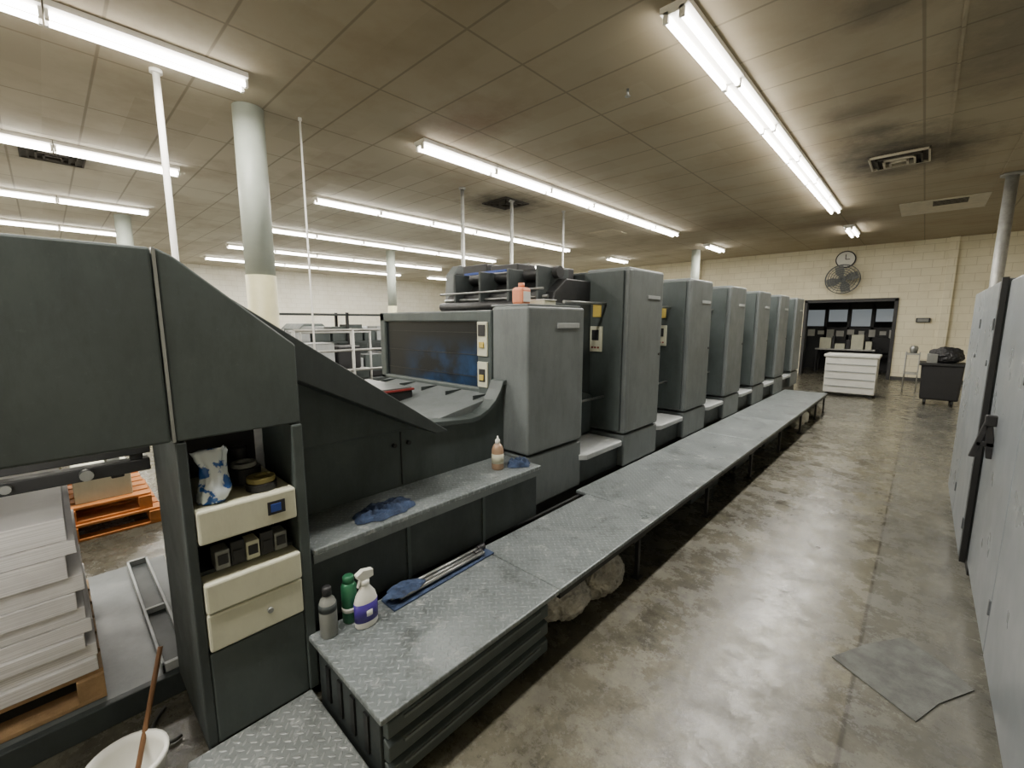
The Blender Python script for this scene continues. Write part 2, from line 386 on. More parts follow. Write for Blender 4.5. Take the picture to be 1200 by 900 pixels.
# ---------------------------------------------------------------- press
P=E('offset_printing_press')
XF=-1.7; XB=-3.5
box(P,'hood_panel_rear',XF,XF-.04,-1.1,.238,1.22,1.82,'dark',.008)
prism(P,'hood_panel_front',[(.25,1.22),(.25,1.82),(.29,1.80),(.632,1.515),(.632,1.22)],XF-.04,XF,'dark','x',.006)
box(P,'hood_seam_strip',XF-.02,XF+.004,.240,.249,1.22,1.82,'steel',.001)
prism(P,'hood_body',[(-1.1,1.4),(-1.1,1.81),(.26,1.81),(1.38,1.04),(1.30,1.04),(.60,1.4)],XB,XF-.05,'dark2','x',.004)
prism(P,'hood_lower_wedge',[(.60,1.04),(.60,1.53),(.66,1.515),(1.40,1.035),(1.40,1.025),(.60,1.03)],-2.06,-1.99,'dark','x',.006)
boxes(P,'delivery_far_frame',[(XB,XB+.08,-1.1,-.95,0,1.4),(XB,XB+.08,.4,.62,0,1.4)],'dark2')
cyl(P,'added_fill_tube',(-1.80,-.9,1.30),(-1.80,.15,1.30),.014,'tube')  # added fill: tube, housing and area light brighten the paper stack
box(P,'added_fill_housing',-1.83,-1.77,-.95,.2,1.32,1.40,'lamp_house',.004)
ld=bpy.data.lights.new('added_fill_light','AREA'); ld.shape='RECTANGLE'; ld.size=1.0; ld.size_y=.05; ld.energy=2.5; ld.color=(1,.97,.93)
lo=bpy.data.objects.new('added_fill_light',ld); COL.objects.link(lo); lo.location=(-1.80,-.37,1.28); lo.rotation_euler=Vector((-.75,0,-.8)).to_track_quat('-Z','X').to_euler(); lo.parent=P
rim=[(.64,1.05)]+[(1.40,1.02),(1.6,1.0),(1.78,.985)]+[(1.78+.30*math.sin(a),1.285-.30*math.cos(a)) for a in [math.radians(q) for q in (15,30,45,60,72)]]+[(2.1,1.2)]
prism(P,'delivery_side_panel',[(.64,.2)]+rim+[(2.1,.2)],-2.12,-2.05,'dark','x',.006)
bm=bmesh.new()
def strip(bm,pts,x0,x1,th):
    n=len(pts)
    for i in range(n-1):
        (a,b_),(c,d_)=pts[i],pts[i+1]
        v=[bm.verts.new(q) for q in ((x0,a,b_),(x1,a,b_),(x1,c,d_),(x0,c,d_),(x0,a,b_-th),(x1,a,b_-th),(x1,c,d_-th),(x0,c,d_-th))]
        for f in ((0,1,2,3),(7,6,5,4),(0,4,5,1),(1,5,6,2),(2,6,7,3),(3,7,4,0)): bm.faces.new([v[k] for k in f])
strip(bm,[(p[0],p[1]+.012) for p in rim],-2.14,-2.02,.03)
bmesh.ops.remove_doubles(bm,verts=bm.verts,dist=.0005)
bmesh.ops.recalc_face_normals(bm,faces=bm.faces)
finish(bm,'scooped_rim','dark',P,.004)
boxes(P,'side_panel_seam',[(-2.055,-2.045,1.28,1.286,.7,1.0)],'black',0)
for yy,zz in ((1.24,.93),(1.33,.93)): cyl(P,'panel_latch',(-2.05,yy,zz),(-2.035,yy,zz),.012,'black')
prism(P,'delivery_deck',[(1.30,.9),(1.30,.96),(2.12,1.10),(2.12,.9)],-3.5,-2.12,'mid','x',.003)
boxes(P,'deck_slats',[(-3.40+.3*i,-3.392+.3*i,1.95,2.1,1.06,1.10) for i in range(5)],'dark2',.001)
box(P,'delivery_frame_far_side',-3.6,-3.5,.62,2.1,0,1.06,'dark2')
box(P,'suction_unit',-3.35,-2.72,1.42,1.82,.97,1.10,'black',.01)
box(P,'suction_unit_trim',-3.36,-2.71,1.41,1.83,1.10,1.115,'red',.003)
box(P,'suction_unit_cover',-3.345,-2.725,1.425,1.815,1.113,1.125,'mid2',.003)
box(P,'delivery_base',-3.5,-2.14,.64,2.1,0,.9,'dark2')
box(P,'housing_door_upper',-2.16,-1.83,2.10,2.73,.715,1.70,'mid',.018,3)
box(P,'housing_door_lower',-2.15,-1.835,2.11,2.73,.34,.70,'mid2',.014,3)
box(P,'housing_lid',-2.2,-1.86,2.13,2.72,1.70,1.715,'mid2',.005)
box(P,'nameplate',-1.83,-1.824,2.40,2.66,1.555,1.59,'step',.002)
box(P,'housing_cross',-3.63,-2.16,2.16,2.95,0,1.66,'dark2',.01)
boxes(P,'guard_frame',[(-3.63,-2.24,2.10,2.17,1.60,1.68),(-3.63,-2.24,2.10,2.17,1.09,1.13),(-3.63,-3.55,2.10,2.17,1.09,1.68),(-2.30,-2.16,2.09,2.17,1.05,1.68)],'dark',.012)
box(P,'guard_window',-3.56,-2.29,2.125,2.165,1.12,1.61,'glass',.002)
boxes(P,'guard_slats',[(-3.55,-2.3,2.120,2.126,z,z+.004) for z in (1.2,1.36,1.52)],'black',0)
box(P,'button_panel',-2.29,-2.19,2.078,2.092,1.36,1.60,'cream',.004)
box(P,'button_panel_lower',-2.29,-2.19,2.078,2.092,1.14,1.32,'cream',.004)
boxes(P,'button_panel_labels',[(-2.275,-2.205,2.072,2.079,1.50,1.58),(-2.27,-2.21,2.072,2.079,1.18,1.27)],'blackp',.002)
boxes(P,'button_yellow',[(-2.262,-2.218,2.066,2.073,1.19,1.23),(-2.262,-2.218,2.066,2.079,1.42,1.46)],'yellow',.002)
prism(P,'delivery_tower',[(2.75,1.66),(2.80,1.84),(2.95,1.95),(3.32,1.95),(3.32,1.2),(2.75,1.2)],-3.52,-2.16,'black','x',.01)
prism(P,'tower_end_plate',[(2.86,1.6),(2.90,2.08),(2.98,2.17),(3.32,2.17),(3.32,1.6)],-3.66,-3.53,'mid','x',.01)
cyl(P,'tower_roller',(-3.5,2.92,2.0),(-2.2,2.92,2.0),.05,'black')
cyl(P,'tower_roller_small',(-3.5,2.72,1.74),(-2.2,2.72,1.74),.04,'blackp')
cyls(P,'tower_rails',[((-3.5,2.7,1.86),(-2.2,2.7,1.86),.010),((-3.5,3.1,2.12),(-2.7,3.1,2.12),.016),((-3.5,2.76,1.8),(-2.2,2.76,1.8),.014)],'steel')
boxes(P,'tower_brackets',[(x,x+.03,2.7,3.1,1.7,2.04) for x in (-3.3,-2.95,-2.6,-2.28)],'dark2',.006)
box(P,'tower_blue_strip',-3.3,-2.75,2.84,2.86,2.04,2.06,'bluep',.001)
boxes(P,'tower_side_plate',[(-2.2,-2.15,2.72,3.31,.34,1.75)],'dark2',.005)
boxes(P,'tower_control_blocks',[(-3.45,-3.1,2.95,3.2,1.95,2.15),(-3.05,-2.7,2.95,3.2,1.95,2.12),(-2.6,-2.3,3.0,3.25,1.95,2.06)],'blackp',.01)
for k in range(6):
    y1=3.98+1.3*k; y0=y1-.67
    U='unit_%d_'%(k+1)
    box(P,U+'door_upper',-2.22,-1.80,y0+.02,y1,.635,2.05,'mid' if k<1 else 'mid2',.022,3)
    box(P,U+'door_lower',-2.2,-1.805,y0+.03,y1,.34,.62,'mid2',.014,3)
    box(P,U+'door_edge',-1.835,-1.795,y0+.012,y0+.075,.66,2.03,'mid',.012)
    box(P,U+'cross_body',-3.55,-2.2,y0,y1,0,2.03,'dark2',.015)
    box(P,U+'far_door',-3.7,-3.55,y0,y1,.3,2.05,'mid2',.02)
    box(P,U+'nameplate',-1.80,-1.795,y0+.36,y0+.60,1.80,1.83,'step',.002)
    cyl(P,U+'door_lock',(-1.80,y1-.05,1.3),(-1.79,y1-.05,1.3),.012,'black')
    box(P,U+'end_plate',-2.22,-1.84,y0-.01,y0+.02,.66,2.02,'dark',.006)
    box(P,U+'label_plate',-2.12,-2.04,y0-.022,y0-.01,1.64,1.76,'yellow',.003)
    box(P,U+'display',-2.14,-2.02,y0-.028,y0-.01,1.34,1.56,'cream',.004)
    box(P,U+'display_screen',-2.12,-2.05,y0-.033,y0-.027,1.44,1.53,'blackp',.002)
    boxes(P,U+'buttons',[(-2.12+.03*i,-2.105+.03*i,y0-.035,y0-.027,1.37,1.385) for i in range(3)],'red',.001)
    g0=y0-.61
    box(P,U+'gap_body',-3.45,-2.17,g0-.02,y0,0,1.42,'black',.01)
    prism(P,U+'gap_guard',[(g0,.62),(g0,1.15),(g0+.25,1.05),(y0-.01,.95),(y0-.01,.62)],-2.22,-2.12,'dark','x',.01)
    cyls(P,U+'gap_cylinders',[((-3.4,g0+.2,1.52),(-2.2,g0+.2,1.52),.13),((-3.4,g0+.45,1.6),(-2.2,g0+.45,1.6),.09)],'black',20)
    cyls(P,U+'gap_rail',[((-2.0,g0,1.75),(-2.0,y0,1.75),.012),((-2.0,g0,.95),(-2.0,y0,.95),.01)],'steel')
    box(P,U+'step_riser',-2.15,-1.86,g0+.02,y0+.02,.34,.545,'dark2',.005)
    prism(P,U+'step_tread',[(-2.17,g0+.0),(-1.83,g0+.0),(-1.79,g0+.05),(-1.79,y0-.03),(-1.83,y0+.01),(-2.17,y0+.01)],.545,.59,'step','z',.008)
box(P,'base_frame',-3.5,-1.86,2.1,10.55,0,.34,'black',.0)
box(P,'feeder_body',-3.5,-2.0,10.5,11.3,0,1.3,'dark2',.02)

# delivery control console column
K=E('press_control_console')
box(K,'side_plate_left',-2.2,XF,.245,.275,.1,1.215,'dark2',.004)
box(K,'side_plate_right',-2.04,XF+.005,.595,.635,.1,1.215,'dark',.006)
box(K,'back_plate',-2.2,-2.17,.27,.6,.1,1.215,'blackp',0)
box(K,'base_door',-2.17,XF,.275,.595,.1,.45,'dark',.006)
boxes(K,'plinth',[(-2.15,-1.75,.26,.6,0,.1)],'black',0)
box(K,'niche_floor',-2.17,XF-.03,.275,.595,.84,.855,'dark2',.002)
box(K,'upper_unit',-2.1,XF+.012,.278,.592,.855,.975,'cream',.008)
box(K,'upper_unit_screen',XF+.012,XF+.016,.49,.55,.895,.945,'blackp',.001)
box(K,'upper_unit_badge',XF+.012,XF+.018,.50,.535,.905,.935,'bluep',.001)
box(K,'lower_unit',-2.1,XF+.012,.278,.592,.46,.60,'cream',.008)
box(K,'lower_unit_flap',-2.1,XF+.018,.278,.592,.606,.715,'cream',.008)
cyl(K,'lock',(XF+.01,.47,.53),(XF+.022,.47,.53),.01,'steel')
box(K,'shelf_mid',-2.1,XF-.06,.278,.592,.715,.73,'dark2',.002)
for i in range(5): box(K,'instrument_%d'%i,XF-.10,XF-.03,.325+.048*i,.37+.048*i,.73,.80+.018*(i%2),['greyb','black','cream','blackp','greyb'][i],.004)
boxes(K,'instrument_faces',[(XF-.03,XF-.026,.332+.048*i,.363+.048*i,.75,.785) for i in range(5)],'blackp',0)
cyls(K,'cylinders_on_shelf',[((-1.9,.54,.735),(-1.9,.54,.83),.03)],'steel')

t=E('tape_roll')
def torus(par,name,c,R,r,h,mat):
    bm=bmesh.new(); n=32; prof=[(R-r,0),(R,0),(R,h),(R-r,h)]; rings=[]
    for i in range(n):
        a=2*math.pi*i/n; rings.append([bm.verts.new((c[0]+p[0]*math.cos(a),c[1]+p[0]*math.sin(a),c[2]+p[1])) for p in prof])
    for i in range(n):
        A=rings[i];B=rings[(i+1)%n]
        for k in range(4): bm.faces.new((A[k],B[k],B[(k+1)%4],A[(k+1)%4]))
    bmesh.ops.recalc_face_normals(bm,faces=bm.faces)
    return finish(bm,name,mat,par,.002)
torus(t,'tape_black',(-1.77,.50,.977),.052,.03,.028,'blackp'); torus(t,'tape_upper',(-1.77,.50,1.006),.048,.026,.02,'tape')
t=E('tape_roll'); torus(t,'tape_black',(-1.90,.48,.977),.058,.03,.06,'blackp'); torus(t,'tape_core',(-1.90,.48,1.038),.044,.02,.018,'greyb')
t=E('tape_roll'); torus(t,'tape_grey',(-2.02,.50,.977),.03,.012,.11,'blackp')
wb=E('wipes_bag')
bm=bmesh.new(); rings=[]; n=48
prof=((0,.03,.040),(.012,.037,.046),(.03,.042,.05),(.05,.043,.05),(.07,.041,.047),(.09,.036,.043),(.11,.028,.041),(.13,.022,.040),(.145,.02,.045),(.16,.014,.05),(.175,.009,.055),(.185,.006,.053))
for z,rx,ry in prof:
    ring=[]
    for i in range(n):
        a=2*math.pi*i/n; cx_,sy_=math.cos(a),math.sin(a)
        q=1+.32*noise.noise((cx_*2.2,sy_*2.2,z*22))-.2*abs(noise.noise((cx_*6,sy_*6,z*55)))
        ring.append(bm.verts.new((-1.755+rx*cx_*q,.342+ry*sy_*q+.010*math.sin(z*18),.977+z+(.014*noise.noise((cx_*3,sy_*3,7)) if z>.1 else 0))))
    rings.append(ring)
for a_,b_ in zip(rings,rings[1:]):
    for i in range(n): bm.faces.new((a_[i],a_[(i+1)%n],b_[(i+1)%n],b_[i]))
bm.faces.new(rings[0][::-1]); bm.faces.new(rings[-1]); finish(bm,'pouch','pouch',wb,0,True)

# long rail tray lying on the delivery base plate
ft=E('side_guide_frame'); zt=.0935
boxes(ft,'bars',[(-3.45,-2.25,.195,.207,zt,zt+.04),(-3.45,-2.25,.283,.295,zt,zt+.04),(-3.45,-3.43,.195,.295,zt,zt+.04),(-2.27,-2.25,.195,.295,zt,zt+.04),(-2.8,-2.78,.195,.295,zt,zt+.035)],'step',.002)
boxes(ft,'plate',[(-3.43,-2.27,.207,.283,zt,zt+.008)],'dark2',.001)

# ---------------------------------------------------------------- platforms / walkway
ZW=.34
W=E('metal_walkway')
ys=[.60,1.55,2.62,3.85,5.1,6.35,7.6,8.8,9.42]
for i in range(len(ys)-1):
    xin=-1.70 if ys[i]<2 else -1.80
    box(W,'deck_plate_%d'%i,xin,-1.14,ys[i]+.002,ys[i+1]-.002,ZW-.025,ZW,'plate',.006)
boxes(W,'side_rails',[(-1.17,-1.15,1.56,9.4,ZW-.06,ZW-.025),(-1.78,-1.76,1.56,9.4,ZW-.06,ZW-.025)],'black',.002)
lg=[]
for y in (2.4,3.6,4.85,6.1,7.35,8.55,9.35):
    lg+= [(-1.185,-1.16,y-.014,y+.014,.010,ZW-.055),(-1.20,-1.145,y-.03,y+.03,0,.010),(-1.185,-1.16,y-.08,y+.08,ZW-.08,ZW-.055)]
    lg+= [(-1.80,-1.775,y-.014,y+.014,0,ZW-.055)]
boxes(W,'legs',lg,'black',.002)
boxes(W,'under_boxes',[(-1.75,-1.35,y,y+.7,.0,ZW-.08) for y in (3.75,5.0,6.2)],'dark2',.004)
UP=E('upper_step_platform')
box(UP,'deck',-2.05,-1.70,.645,2.085,.665,.69,'plate',.006)
box(UP,'riser',-1.755,-1.74,.645,2.085,ZW,.665,'dark2',.003)
box(UP,'front_lip',-1.712,-1.70,.645,2.085,.63,.667,'mid2',.002)
boxes(UP,'riser_ribs',[(-1.74,-1.73,1.1,1.12,ZW,.63),(-1.74,-1.73,1.6,1.62,ZW,.63)],'dark',.001)
boxes(UP,'brackets',[(-2.05,-1.75,.65,.67,.34,.66)],'dark2',.002)
LS=E('low_step'); box(LS,'tread',-1.695,-1.2,.18,.60,.08,.105,'plate_lo',.006)
boxes(LS,'supports',[(-1.68,-1.64,.2,.58,0,.08),(-1.26,-1.22,.2,.58,0,.08)],'black')
D=E('drawer_cabinet')
box(D,'carcass',-1.68,-1.20,.63,1.50,.02,ZW-.027,'dark2',.004)
for i in range(3):
    z0=.03+.09*i
    prism(D,'drawer_front_%d'%i,[(-1.20,z0),(-1.165,z0+.012),(-1.165,z0+.07),(-1.20,z0+.082)],.64,1.49,'dark','y',.004)
    box(D,'drawer_handle_%d'%i,-1.168,-1.158,.70,1.43,z0+.055,z0+.066,'mid2',.002)
boxes(D,'end_slots',[(-1.6+.1*i,-1.57+.1*i,.622,.63,.1,.25) for i in range(4)],'black',.0)
boxes(D,'feet',[(-1.66,-1.6,.66,.72,0,.02),(-1.26,-1.22,.66,.72,0,.02),(-1.26,-1.22,1.4,1.46,0,.02),(-1.66,-1.6,1.4,1.46,0,.02)],'black')

RT=E('roller_tray')
prism(RT,'tray',[(-1.68,.92),(-1.57,.92),(-1.60,1.56),(-1.69,1.56)],ZW,ZW+.008,'blue','z',.002)
cyls(RT,'rods',[((-1.66,.97,ZW+.025),(-1.67,1.5,ZW+.025),.010),((-1.63,.94,ZW+.025),(-1.64,1.45,ZW+.025),.010),((-1.605,.97,ZW+.025),(-1.62,1.5,ZW+.025),.010)],'steel')
cyls(RT,'rod_ends',[((-1.67,1.5,ZW+.025),(-1.67,1.55,ZW+.025),.016),((-1.64,1.45,ZW+.025),(-1.64,1.50,ZW+.025),.016)],'blackp')
rag('cloth_rag',-1.635,1.02,ZW+.036,.05,.10,.02,'blue',8.3,.0,RT)

b1=E('cleaner_bottle'); lathe(b1,'body',-1.645,.665,[(.03,ZW),(.034,ZW+.005),(.034,ZW+.13),(.028,ZW+.155),(.014,ZW+.17),(.014,ZW+.175)],'greyb'); lathe(b1,'cap',-1.645,.665,[(.018,ZW+.175),(.018,ZW+.205),(.014,ZW+.21)],'blackp'); lathe(b1,'label',-1.645,.665,[(.0345,ZW+.11),(.0345,ZW+.14)],'dark2')
b2=E('aerosol_can'); lathe(b2,'body',-1.665,.765,[(.028,ZW),(.031,ZW+.005),(.031,ZW+.16),(.02,ZW+.18)],'green'); lathe(b2,'cap',-1.665,.765,[(.023,ZW+.175),(.023,ZW+.20),(.018,ZW+.205)],'green'); lathe(b2,'band',-1.665,.765,[(.0315,ZW+.05),(.0315,ZW+.07)],'white')
b3=E('spray_bottle'); c=(-1.59,.80)
lathe(b3,'body',c[0],c[1],[(.044,ZW),(.05,ZW+.01),(.05,ZW+.11),(.042,ZW+.14),(.022,ZW+.17),(.016,ZW+.185)],'white',28,.62,1)
lathe(b3,'label',c[0],c[1],[(.0512,ZW+.03),(.0512,ZW+.11)],'purple',28,.62,1)
lathe(b3,'label_panel',c[0]+.0015,c[1],[(.038,ZW+.05),(.0505,ZW+.055),(.0505,ZW+.08),(.038,ZW+.085)],'white',28,.64,.6)
lathe(b3,'collar',c[0],c[1],[(.019,ZW+.183),(.019,ZW+.205)],'white')
prism(b3,'trigger_head',[(c[1]-.035,ZW+.22),(c[1]-.04,ZW+.235),(c[1]-.01,ZW+.25),(c[1]+.035,ZW+.24),(c[1]+.035,ZW+.21),(c[1]+.005,ZW+.205),(c[1]-.012,ZW+.205)],c[0]-.012,c[0]+.012,'white','x',.003)
prism(b3,'trigger',[(c[1]-.02,ZW+.22),(c[1]-.035,ZW+.18),(c[1]-.028,ZW+.177),(c[1]-.01,ZW+.215)],c[0]-.006,c[0]+.006,'white','x',.002)
b4=E('solvent_bottle'); zz=.69; lathe(b4,'body',-1.86,1.85,[(.034,zz),(.038,zz+.006),(.038,zz+.12),(.03,zz+.145),(.014,zz+.165)],'amber'); lathe(b4,'neck_cap',-1.86,1.85,[(.016,zz+.16),(.016,zz+.185),(.006,zz+.195),(.004,zz+.21)],'white'); lathe(b4,'label',-1.86,1.85,[(.0385,zz+.04),(.0385,zz+.10)],'cream')
b5=E('cleaner_jug'); zz=1.716; boxes(b5,'body',[(-2.12,-2.02,2.25,2.35,zz,zz+.12)],'orangep',.02); cyl(b5,'cap',(-2.07,2.30,zz+.12),(-2.07,2.30,zz+.15),.022,'orangep'); box(b5,'label',-2.02,-2.017,2.265,2.335,zz+.02,zz+.09,'white',.002)
sb=E('spray_can_box'); box(sb,'carton',-2.1,-1.96,2.42,2.55,zz,zz+.035,'cream',.003); box(sb,'lid',-2.105,-1.955,2.415,2.555,zz+.035,zz+.042,'white',.002)
rag('blue_rag',-1.83,1.05,.69,.085,.16,.045,'blue',1.7,.1)
rag('blue_rag',-1.81,1.99,.69,.065,.075,.06,'blue',5.1)

blob('plastic_sack',-1.36,1.80,0,.18,.21,.14,'bag',2)
blob('plastic_sack',-1.30,2.13,0,.15,.2,.15,'bag',5.3)
blob('plastic_sack',-1.3,7.7,0,.12,.2,.11,'bag',9)
blob('plastic_sack',-1.25,8.9,0,.12,.2,.10,'bag',12)
pj=E('plastic_jug'); lathe(pj,'body',-1.3,8.25,[(.08,0),(.09,.01),(.09,.14),(.03,.2)],'white'); cyl(pj,'cap',(-1.3,8.25,.2),(-1.3,8.25,.22),.03,'bluep')

# ---------------------------------------------------------------- delivery pile area
DB=E('delivery_base_plate'); box(DB,'plate',-3.49,-2.225,-1.1,.38,0,.09,'mid2',.006); box(DB,'lip',-2.24,-2.205,-1.1,.38,0,.10,'dark2',.004)
def pallet(name,x0,x1,y0,y1,z,mat,h=.12):
    o=E(name); L=[]; n=6
    for i in range(n):
        a=x0+(x1-x0)*i/n; L.append((a+.01,a+(x1-x0)/n-.02,y0,y1,z+h-.018,z+h))
    for i in range(3):
        a=y0+(y1-y0-.08)*i/2; L.append((x0,x1,a,a+.08,z+.018,z+h-.018)); 
    for a in (x0,(x0+x1)/2-.05,x1-.1): L.append((a,a+.1,y0,y1,z,z+.018))
    boxes(o,'boards',L,mat,.002); return o
pallet('wooden_pallet',-3.2,-2.28,-1.0,.02,.092,'wood')
PS=E('paper_stack'); z=.214; i=0
while z<.78:
    h=random.choice((.025,.04,.055,.07,.09)); o=random.uniform(-.018,.018); q=random.uniform(-.02,.02)
    box(PS,'ream_%d'%i,-3.15+o,-2.30+o,-.98+q,-.005+q-.035*max(0,(z-.3)),z,z+h-.0015,'paper',.003); z+=h; i+=1
GB=E('delivery_gripper_frame')
boxes(GB,'bars',[(-2.32,-2.26,-1.05,.24,1.0,1.05),(-2.34,-2.22,-1.05,.24,1.08,1.11),(-3.4,-2.3,.12,.16,.98,1.03),(-3.4,-2.3,-.3,-.26,1.0,1.04),(-3.40,-3.36,-1.05,.24,1.0,1.05)],'black',.004)
boxes(GB,'hangers',[(-2.3,-2.27,.18,.22,1.05,1.40),(-2.3,-2.27,-.8,-.76,1.05,1.40),(-3.4,-3.37,.18,.22,1.05,1.40)],'black',.002)
cyls(GB,'knobs',[((-2.26,.05,1.03),(-2.22,.05,1.03),.02),((-2.26,-.15,1.03),(-2.23,-.15,1.03),.015)],'steel')
pallet('wooden_pallet',-5.3,-4.35,-.55,.5,0,'orange')
pallet('wooden_pallet',-5.25,-4.4,-.5,.45,.12,'orange')
bs=E('boxed_supplies'); boxes(bs,'boxes',[(-5.1,-4.5,-.4,-.02,.24,.55),(-5.1,-4.5,.02,.35,.24,.48)],'cream',.006); boxes(bs,'lids',[(-5.12,-4.48,-.42,0,.55,.58)],'white',.004)
bk=E('plastic_bucket')
lathe(bk,'shell',-1.735,.035,[(.075,0),(.08,.005),(.104,.19),(.11,.192),(.11,.206),(.098,.206),(.094,.18),(.074,.02),(.01,.018)],'white')
cyl(bk,'stir_stick',(-1.735,.03,.03),(-1.93,.17,.42),.008,'brown',None,10)
cable(None,'power_cable',[(-1.95,.2,.01),(-1.93,.17,.01),(-2.0,.12,.01),(-2.1,.13,.01),(-2.15,.18,.01)],.006,'rub')

# ---------------------------------------------------------------- electrical cabinets
def ecab(y0,y1,xo,h=1.85,handle=None,n=2):
    o=E('electrical_cabinet')
    box(o,'plinth',xo+.05,xo+.6,y0+.02,y1-.02,0,.1,'black',0)
    box(o,'body',xo+.022,xo+.62,y0,y1,.1,h,'cab',.006)
    wv=(y1-y0)/n
    for i in range(n):
        box(o,'door_%d'%i,xo,xo+.02,y0+i*wv+.008,y0+(i+1)*wv-.008,.115,h-.015,'cab',.008)
        boxes(o,'hinges_%d'%i,[(xo-.006,xo+.002,y0+i*wv+.012,y0+i*wv+.03,z,z+.07) for z in (.3,1.55)],'cab2',.002)
        cyl(o,'lock_%d'%i,(xo-.006,y0+i*wv+.08,1.35),(xo,y0+i*wv+.08,1.35),.018,'cab2')
    if handle:
        yy=handle
        # A-shaped swing latch standing out from the door
        prism(o,'latch_leg_outer',[(xo-.088,.86),(xo-.062,.86),(xo-.018,1.07),(xo-.044,1.07)],yy-.012,yy+.012,'blackp','y',.004)
        prism(o,'latch_leg_inner',[(xo-.022,.86),(xo+.002,.86),(xo+.002,.95),(xo-.014,1.07),(xo-.044,1.07)],yy-.012,yy+.012,'blackp','y',.004)
        box(o,'latch_bar',xo-.066,xo+.002,yy-.012,yy+.012,.925,.95,'blackp',.003)
        box(o,'latch_base',xo-.045,xo+.002,yy-.02,yy+.02,1.04,1.10,'blackp',.006)
    return o
ecab(1.7,3.78,.335,handle=3.45); e2=ecab(3.84,5.55,.30)
box(e2,'end_trim',.302,.33,3.80,3.842,.1,1.855,'black',.002)
bm=bmesh.new()
pts=[(-.17,2.43),(.13,2.24),(.20,2.42),(.315,2.62),(.2,2.75),(.08,2.84),(-.05,2.66)]
A=[bm.verts.new((p[0],p[1],.001)) for p in pts];B=[bm.verts.new((p[0],p[1],.006)) for p in pts]
bm.faces.new(B);bm.faces.new(A[::-1])
for i in range(7): bm.faces.new((A[i],A[(i+1)%7],B[(i+1)%7],B[i]))
finish(bm,'floor_mat','mat')

# ---------------------------------------------------------------- far end items
wc=E('storage_bin')
box(wc,'body',-1.52,-.63,11.75,12.35,.06,.84,'white',.015); box(wc,'lid',-1.55,-.60,11.72,12.38,.84,.9,'white',.015)
boxes(wc,'ribs',[(-1.5,-.65,11.735,11.75,z,z+.02) for z in (.2,.36,.52,.68)],'step',.003)
boxes(wc,'casters',[(-1.48,-1.42,11.8,11.86,0,.06),(-.73,-.67,11.8,11.86,0,.06),(-1.48,-1.42,12.25,12.31,0,.06),(-.73,-.67,12.25,12.31,0,.06)],'black')
bb=E('trash_cart')
prism(bb,'tub',[(.06,.1),(.03,.78),(.63,.78),(.60,.1)],11.6,12.3,'blackp','y',.03)
box(bb,'rim',.0,.66,11.57,12.33,.76,.81,'black',.012)
cyls(bb,'wheels',[((.12,11.66,.06),(.16,11.66,.06),.06),((.5,11.66,.06),(.54,11.66,.06),.06),((.12,12.2,.06),(.16,12.2,.06),.06),((.5,12.2,.06),(.54,12.2,.06),.06)],'black')
blob('contents_bag',.36,11.95,.80,.26,.26,.18,'blackp',21,bb)
boxes(bb,'cardboard_flap',[(.1,.25,11.7,12.0,.81,.98)],'greyb',.004)
st=E('utility_stand'); boxes(st,'shelves',[(-.25,.0,13.5,13.9,.85,.88),(-.25,.0,13.5,13.9,.4,.43)],'galv'); cyls(st,'posts',[((x,y,0),(x,y,.9),.012) for x in (-.24,-.01) for y in (13.52,13.88)],'galv'); lathe(st,'pot',-.12,13.7,[(.06,.88),(.08,1.0),(.05,1.05)],'steel')
ck=E('wall_clock'); cyl(ck,'rim',(-1.83,YB-.05,3.37),(-1.83,YB,3.37),.24,'blackp',None,40); cyl(ck,'face',(-1.83,YB-.055,3.37),(-1.83,YB-.045,3.37),.21,'white',None,40)
boxes(ck,'hands',[(-1.84,-1.82,YB-.062,YB-.056,3.37,3.51),(-1.83,-1.73,YB-.062,YB-.056,3.36,3.38)],'blackp',0)
fn=E('wall_fan'); fc=Vector((-1.83,YB-.35,2.80))
def ring(par,name,c,R,r,mat):
    pts=[(c[0]+R*math.cos(a),c[1],c[2]+R*math.sin(a)) for a in [2*math.pi*i/40 for i in range(41)]]; pipe(par,name,pts,r,mat)
for R,dy in ((.40,0),(.40,.12),(.33,-.02),(.27,-.03),(.21,-.04),(.15,-.045),(.09,-.05)): ring(fn,'guard_ring',(fc.x,fc.y+dy,fc.z),R,.009,'cab2')
cyls(fn,'guard_spokes',[((fc.x,fc.y-.05,fc.z),(fc.x+.40*math.cos(a),fc.y,fc.z+.40*math.sin(a)),.004) for a in [k*math.pi/12 for k in range(24)]],'cab2',6)
cyl(fn,'hub',fc+Vector((0,-.02,0)),fc+Vector((0,.2,0)),.08,'greyb')
for k in range(4):
    a=k*math.pi/2+.4; bm=bmesh.new(); u=Vector((math.cos(a),0,math.sin(a))); t_=Vector((-math.sin(a),0,math.cos(a)))
    pr=[(.07,-.04),(.2,-.13),(.36,-.13),(.38,.06),(.2,.10),(.07,.04)]
    vs=[bm.verts.new(fc+u*p[0]+t_*p[1]+Vector((0,.05+p[1]*.4,0))) for p in pr]; bm.faces.new(vs); o=finish(bm,'blade_%d'%k,'greyb',fn); md=o.modifiers.new('s','SOLIDIFY'); md.thickness=.004
cyl(fn,'wall_bracket',fc+Vector((0,.2,0)),(fc.x,YB,fc.z),.03,'black')
xb=E('wall_switch_box'); box(xb,'box',-.18,.1,YB-.08,YB,1.58,1.70,'blackp',.01); box(xb,'plate',-.15,.07,YB-.085,YB-.08,1.6,1.68,'greyb',.002)
box(None,'trim_1',.27,.45,YB-.1,YB,0,CZ,'wallb',.006)
box(None,'trim_2',-6.1,-5.9,YB-.1,YB,0,CZ,'wallb',.006)
box(None,'baseboard_back',dx1+.04,3,YB-.015,YB,0,.1,'rub',.002)

